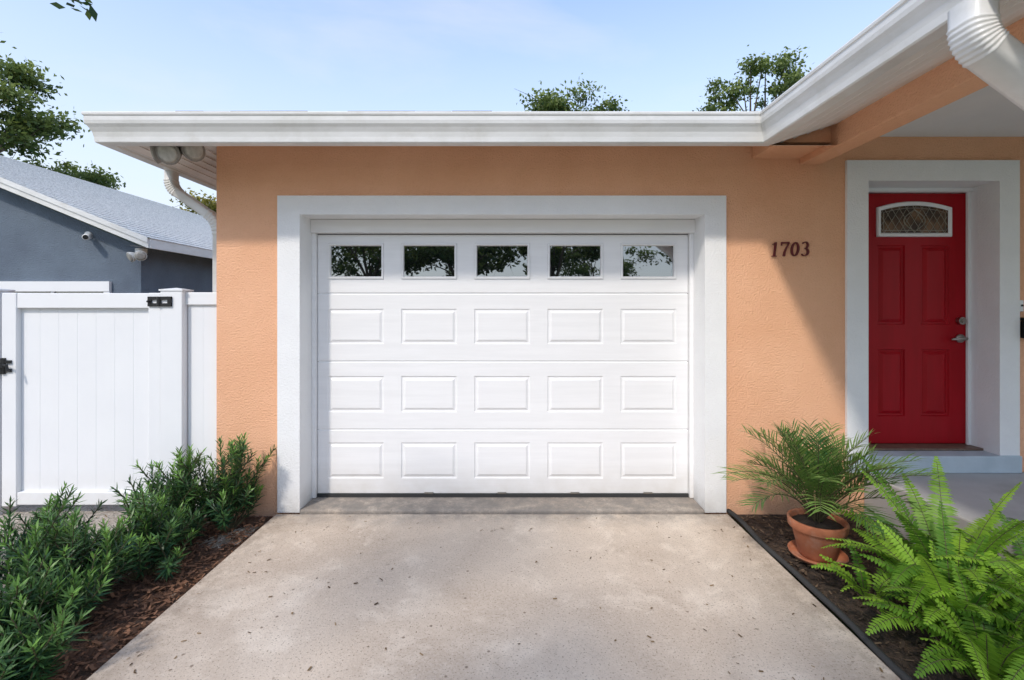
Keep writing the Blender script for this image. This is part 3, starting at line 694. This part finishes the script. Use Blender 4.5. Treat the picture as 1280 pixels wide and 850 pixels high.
def litter(name,n,fx,z,m,sz,zj=.006):
    mb=MB()
    for i in range(n):
        x,y=fx(); L=random.uniform(*sz); w=L*random.uniform(.2,.5); az=random.uniform(0,6.28); d=Vector((math.cos(az),math.sin(az),random.uniform(-.35,.35))).normalized(); s=Vector((-math.sin(az),math.cos(az),random.uniform(-.4,.4))).normalized()
        p=Vector((x,y,z+random.uniform(0,zj)+L*.12)); c=random.random()
        ids=[mb.vert(p+d*L*a*.5+s*w*b*.5) for a,b in ((-1,-.7),(1,-1),(1,.8),(-1,1))]; mb.face(ids,c)
    me=mb.mesh(name,False,True); o=add(name,me,None,m); o["kind"]="stuff"; return o
CHIP=leafmat("bark_chip",(.04,.02,.012),(.30,.15,.085),0,.9,.3); CHIPD=leafmat("dark_bark_chip",(.022,.015,.011),(.17,.115,.075),0,.9,.3)
DRY=leafmat("dry_leaf",(.06,.035,.018),(.30,.20,.10),.1,.8,.5)
random.seed(41)
litter("mulch_chips",5200,lambda:(random.uniform(-2.5,-1.77),random.uniform(-3.0,-.05)),-.025,CHIP,(.012,.045),.02)
litter("bed_chips",3000,lambda:(random.uniform(1.66,2.61),random.uniform(-3.0,-.05)),-.018,CHIPD,(.012,.04),.02)
def lf():
    while True:
        x=random.uniform(-1.7,1.55); y=random.uniform(-2.6,-.05)
        if random.random()<.25+.75*abs(x/1.7)**3 : return x,y
litter("fallen_leaves",260,lf,.0015,DRY,(.006,.024),.001)
litter("yard_litter",900,lambda:(random.uniform(-4.5,-2.4),random.uniform(-2.6,0)),-.03,DRY,(.012,.04),.01)

# ------------------------------------------------------------------ trees
def tree(name,x,y,th,cc,rr,K,nl,ls,seed,label,lm_=LEAF_OAK,extra=(),spread=.2,tr=.22):
    rng=np.random.default_rng(seed); random.seed(seed)
    e=empty(name,(x,y,-.05),label,"tree")
    cc=Vector(cc); tm=MB(); top=Vector((x+(cc.x-x)*.3,y+(cc.y-y)*.3,th))
    tm.tube([Vector((x,y,-.1)),Vector((x+.06,y,th*.4)),top],[tr,tr*.78,tr*.6],10)
    cl=[]
    for k in range(K):
        v=rng.normal(size=3); v/=np.linalg.norm(v); r=rng.uniform(.25,1)**.5
        p=Vector((cc.x+v[0]*rr[0]*r,cc.y+v[1]*rr[1]*r,cc.z+v[2]*rr[2]*r)); cl.append((p,rng.uniform(.6,1.25)*spread*min(rr[0],rr[1])))
    for p in extra: cl.append((Vector(p[:3]),p[3]))
    for k,(p,s) in enumerate(cl):
        m=top.lerp(p,.45)+Vector((rng.normal()*.3,rng.normal()*.3,.25*(p-top).length*.3)); 
        if k%2==0 or k>=K: tm.tube([top-Vector((0,0,.2)),m,p],[tr*.38,tr*.2,.015],6,False)
    for i in range(K*2):
        p,s=cl[int(rng.integers(len(cl)))]; q=p+Vector(tuple(rng.normal(size=3)))*s*.8
        tm.tube([p,p.lerp(q,.5)+Vector((0,0,.05)),q],[.014,.009,.004],4,False)
    child("trunk",tm,e,BARK,True)
    per=np.array([s**2 for _,s in cl]); per=per/per.sum(); idx=rng.choice(len(cl),nl,p=per)
    C=np.array([tuple(c[0]) for c in cl])[idx]; S=np.array([c[1] for c in cl])[idx]
    g=rng.normal(size=(nl,3)); g[:,2]*=.6
    pos=C+g*(S[:,None]*.62)
    d=rng.normal(size=(nl,3)); d/=np.linalg.norm(d,axis=1)[:,None]
    o=rng.normal(size=(nl,3)); o-=d*(o*d).sum(1)[:,None]; o/=np.linalg.norm(o,axis=1)[:,None]
    L=rng.uniform(.7,1.3,nl)[:,None]*ls; W=L*.5
    v=np.stack([pos-d*L*.5,pos+o*W*.5,pos+d*L*.5,pos-o*W*.5],1).reshape(-1,3)
    me=bpy.data.meshes.new("crown"); me.vertices.add(nl*4); me.vertices.foreach_set("co",v.ravel())
    me.loops.add(nl*4); me.loops.foreach_set("vertex_index",np.arange(nl*4)); me.polygons.add(nl); me.polygons.foreach_set("loop_start",np.arange(0,nl*4,4)); me.polygons.foreach_set("loop_total",np.full(nl,4))
    me.update(calc_edges=True)
    at=me.color_attributes.new("tint",'FLOAT_COLOR','CORNER')
    tn=np.clip(.4+.35*g[:,2]/1.2+.15*(pos[:,2]-cc.z)/rr[2]+rng.uniform(-.1,.1,nl),0,1); cr=np.repeat(tn,4); at.data.foreach_set("color",np.stack([cr,cr,cr,np.ones_like(cr)],1).ravel())
    me.materials.append(lm_); f=bpy.data.objects.new("crown",me); COL.objects.link(f); f.parent=e; f.matrix_parent_inverse=Matrix.Translation(-Vector(e.location))
    return e
tree("tree",2.6,18,7.5,(2.5,17,9.6),(2.2,2,1.1),34,6500,.17,51,"leafy tree crown rising behind the garage roof",spread=.24)
tree("tree",11.0,17,7,(10.3,16.5,10.2),(2.3,2.2,1.9),40,6500,.16,52,"tall airy oak rising behind the porch roof",spread=.17,extra=[(8.9,16.4,9.4,.5),(11.4,16.4,11.9,.45)])
tree("tree",-19.5,12.5,5,(-18.4,12,8.0),(2.9,2.5,3.0),60,17000,.18,53,"dense dark green oak beside the blue house",spread=.2)
tree("tree",-19.2,17,4.5,(-18.6,16,6.6),(2.6,2,.9),26,6000,.16,54,"small green tree behind the pale shingle roof",spread=.2)
tree("tree",-17.5,25,4.5,(-17.2,24,6.7),(1.8,2,1.1),22,3500,.2,55,"yellowing tree far behind the blue house",lm_=LEAF_WARM,spread=.28)
tree("tree",-7.4,-1.4,3.8,(-7.0,-1.6,6.6),(2.3,2.3,1.6),24,4000,.11,61,"oak in the side yard with a long hanging branch",extra=[(-3.72,.5,4.16,.12),(-4.6,.2,5.4,.4)],spread=.2)
tree("tree",-6.5,-9.5,3.6,(-3.6,-7.4,5.6),(3.6,2.6,1.0),34,7500,.13,62,"spreading oak shading the driveway",spread=.13)
for i,(x,y,h,R) in enumerate(((-8,-23,6.0,4.0),(-3.0,-24,5.6,3.4),(2.4,-25,5.4,3.0),(11.5,-24,6.5,3.4),(-16,-34,7,5),(8,-40,6.5,4.6))):
    tree("tree",x,y,3.0,(x,y,h),(R,R*.8,R*.72),34,6000,.3,70+i,"leafy oak across the street",spread=.22)

# ------------------------------------------------------------------ camera, light
cam=bpy.data.cameras.new("camera"); co=bpy.data.objects.new("camera",cam); COL.objects.link(co)
co.location=(0,-3.6,1.52); co.rotation_euler=(math.radians(90),0,0)
cam.sensor_width=36; cam.lens=600/1280*36; cam.shift_y=-39/1280; cam.clip_start=.05; cam.clip_end=2000
scene.camera=co
sd=Vector((-.34,-.62,.70)).normalized(); el=math.asin(sd.z); az=math.atan2(sd.x,sd.y)
sun=bpy.data.lights.new("sun",'SUN'); sun.energy=2.5; sun.angle=math.radians(4.0); sun.color=(1,.92,.82)
so=bpy.data.objects.new("sun",sun); COL.objects.link(so); so.rotation_euler=(-sd).to_track_quat('-Z','Y').to_euler(); so.location=(-5,-8,12)
w=bpy.data.worlds.new("World"); scene.world=w; w.use_nodes=True; nt=w.node_tree; nt.nodes.clear(); N=nt.nodes.new; L=nt.links.new
out=N('ShaderNodeOutputWorld'); bg=N('ShaderNodeBackground'); sk=N('ShaderNodeTexSky'); sk.sky_type='NISHITA'; sk.sun_disc=False; sk.sun_elevation=el; sk.sun_rotation=az
sk.air_density=1.0; sk.dust_density=.6; sk.ozone_density=1.4
gain=N('ShaderNodeMixRGB'); gain.blend_type='MULTIPLY'; gain.inputs[0].default_value=1; gain.inputs[2].default_value=(2.45,2.4,2.35,1); L(sk.outputs[0],gain.inputs[1])
tc=N('ShaderNodeTexCoord'); sx=N('ShaderNodeSeparateXYZ'); L(tc.outputs['Generated'],sx.inputs[0])
hz=N('ShaderNodeMapRange'); hz.inputs[1].default_value=.15; hz.inputs[2].default_value=.56; hz.inputs[3].default_value=.85; hz.inputs[4].default_value=.14; L(sx.outputs[2],hz.inputs[0])
mx0=N('ShaderNodeMixRGB'); L(hz.outputs[0],mx0.inputs[0]); L(gain.outputs[0],mx0.inputs[1]); mx0.inputs[2].default_value=(5.4,5.75,6.2,1)
mp=N('ShaderNodeMapping'); mp.inputs['Scale'].default_value=(1,1,3.0); L(tc.outputs['Generated'],mp.inputs[0])
n=N('ShaderNodeTexNoise'); n.inputs['Scale'].default_value=1.9; n.inputs['Detail'].default_value=8; n.inputs['Roughness'].default_value=.55; n.inputs['Distortion'].default_value=.3; L(mp.outputs[0],n.inputs['Vector'])
r=N('ShaderNodeValToRGB'); r.color_ramp.elements[0].position=.5; r.color_ramp.elements[1].position=.85; r.color_ramp.elements[0].color=(0,0,0,1); r.color_ramp.elements[1].color=(.6,.6,.6,1); L(n.outputs['Fac'],r.inputs[0])
mx=N('ShaderNodeMixRGB'); L(r.outputs[0],mx.inputs[0]); L(mx0.outputs[0],mx.inputs[1]); mx.inputs[2].default_value=(6.1,6.2,6.4,1)
L(mx.outputs[0],bg.inputs[0]); bg.inputs[1].default_value=.15; L(bg.outputs[0],out.inputs[0])
scene.view_settings.view_transform='Standard'; scene.view_settings.look='None'; scene.view_settings.exposure=0
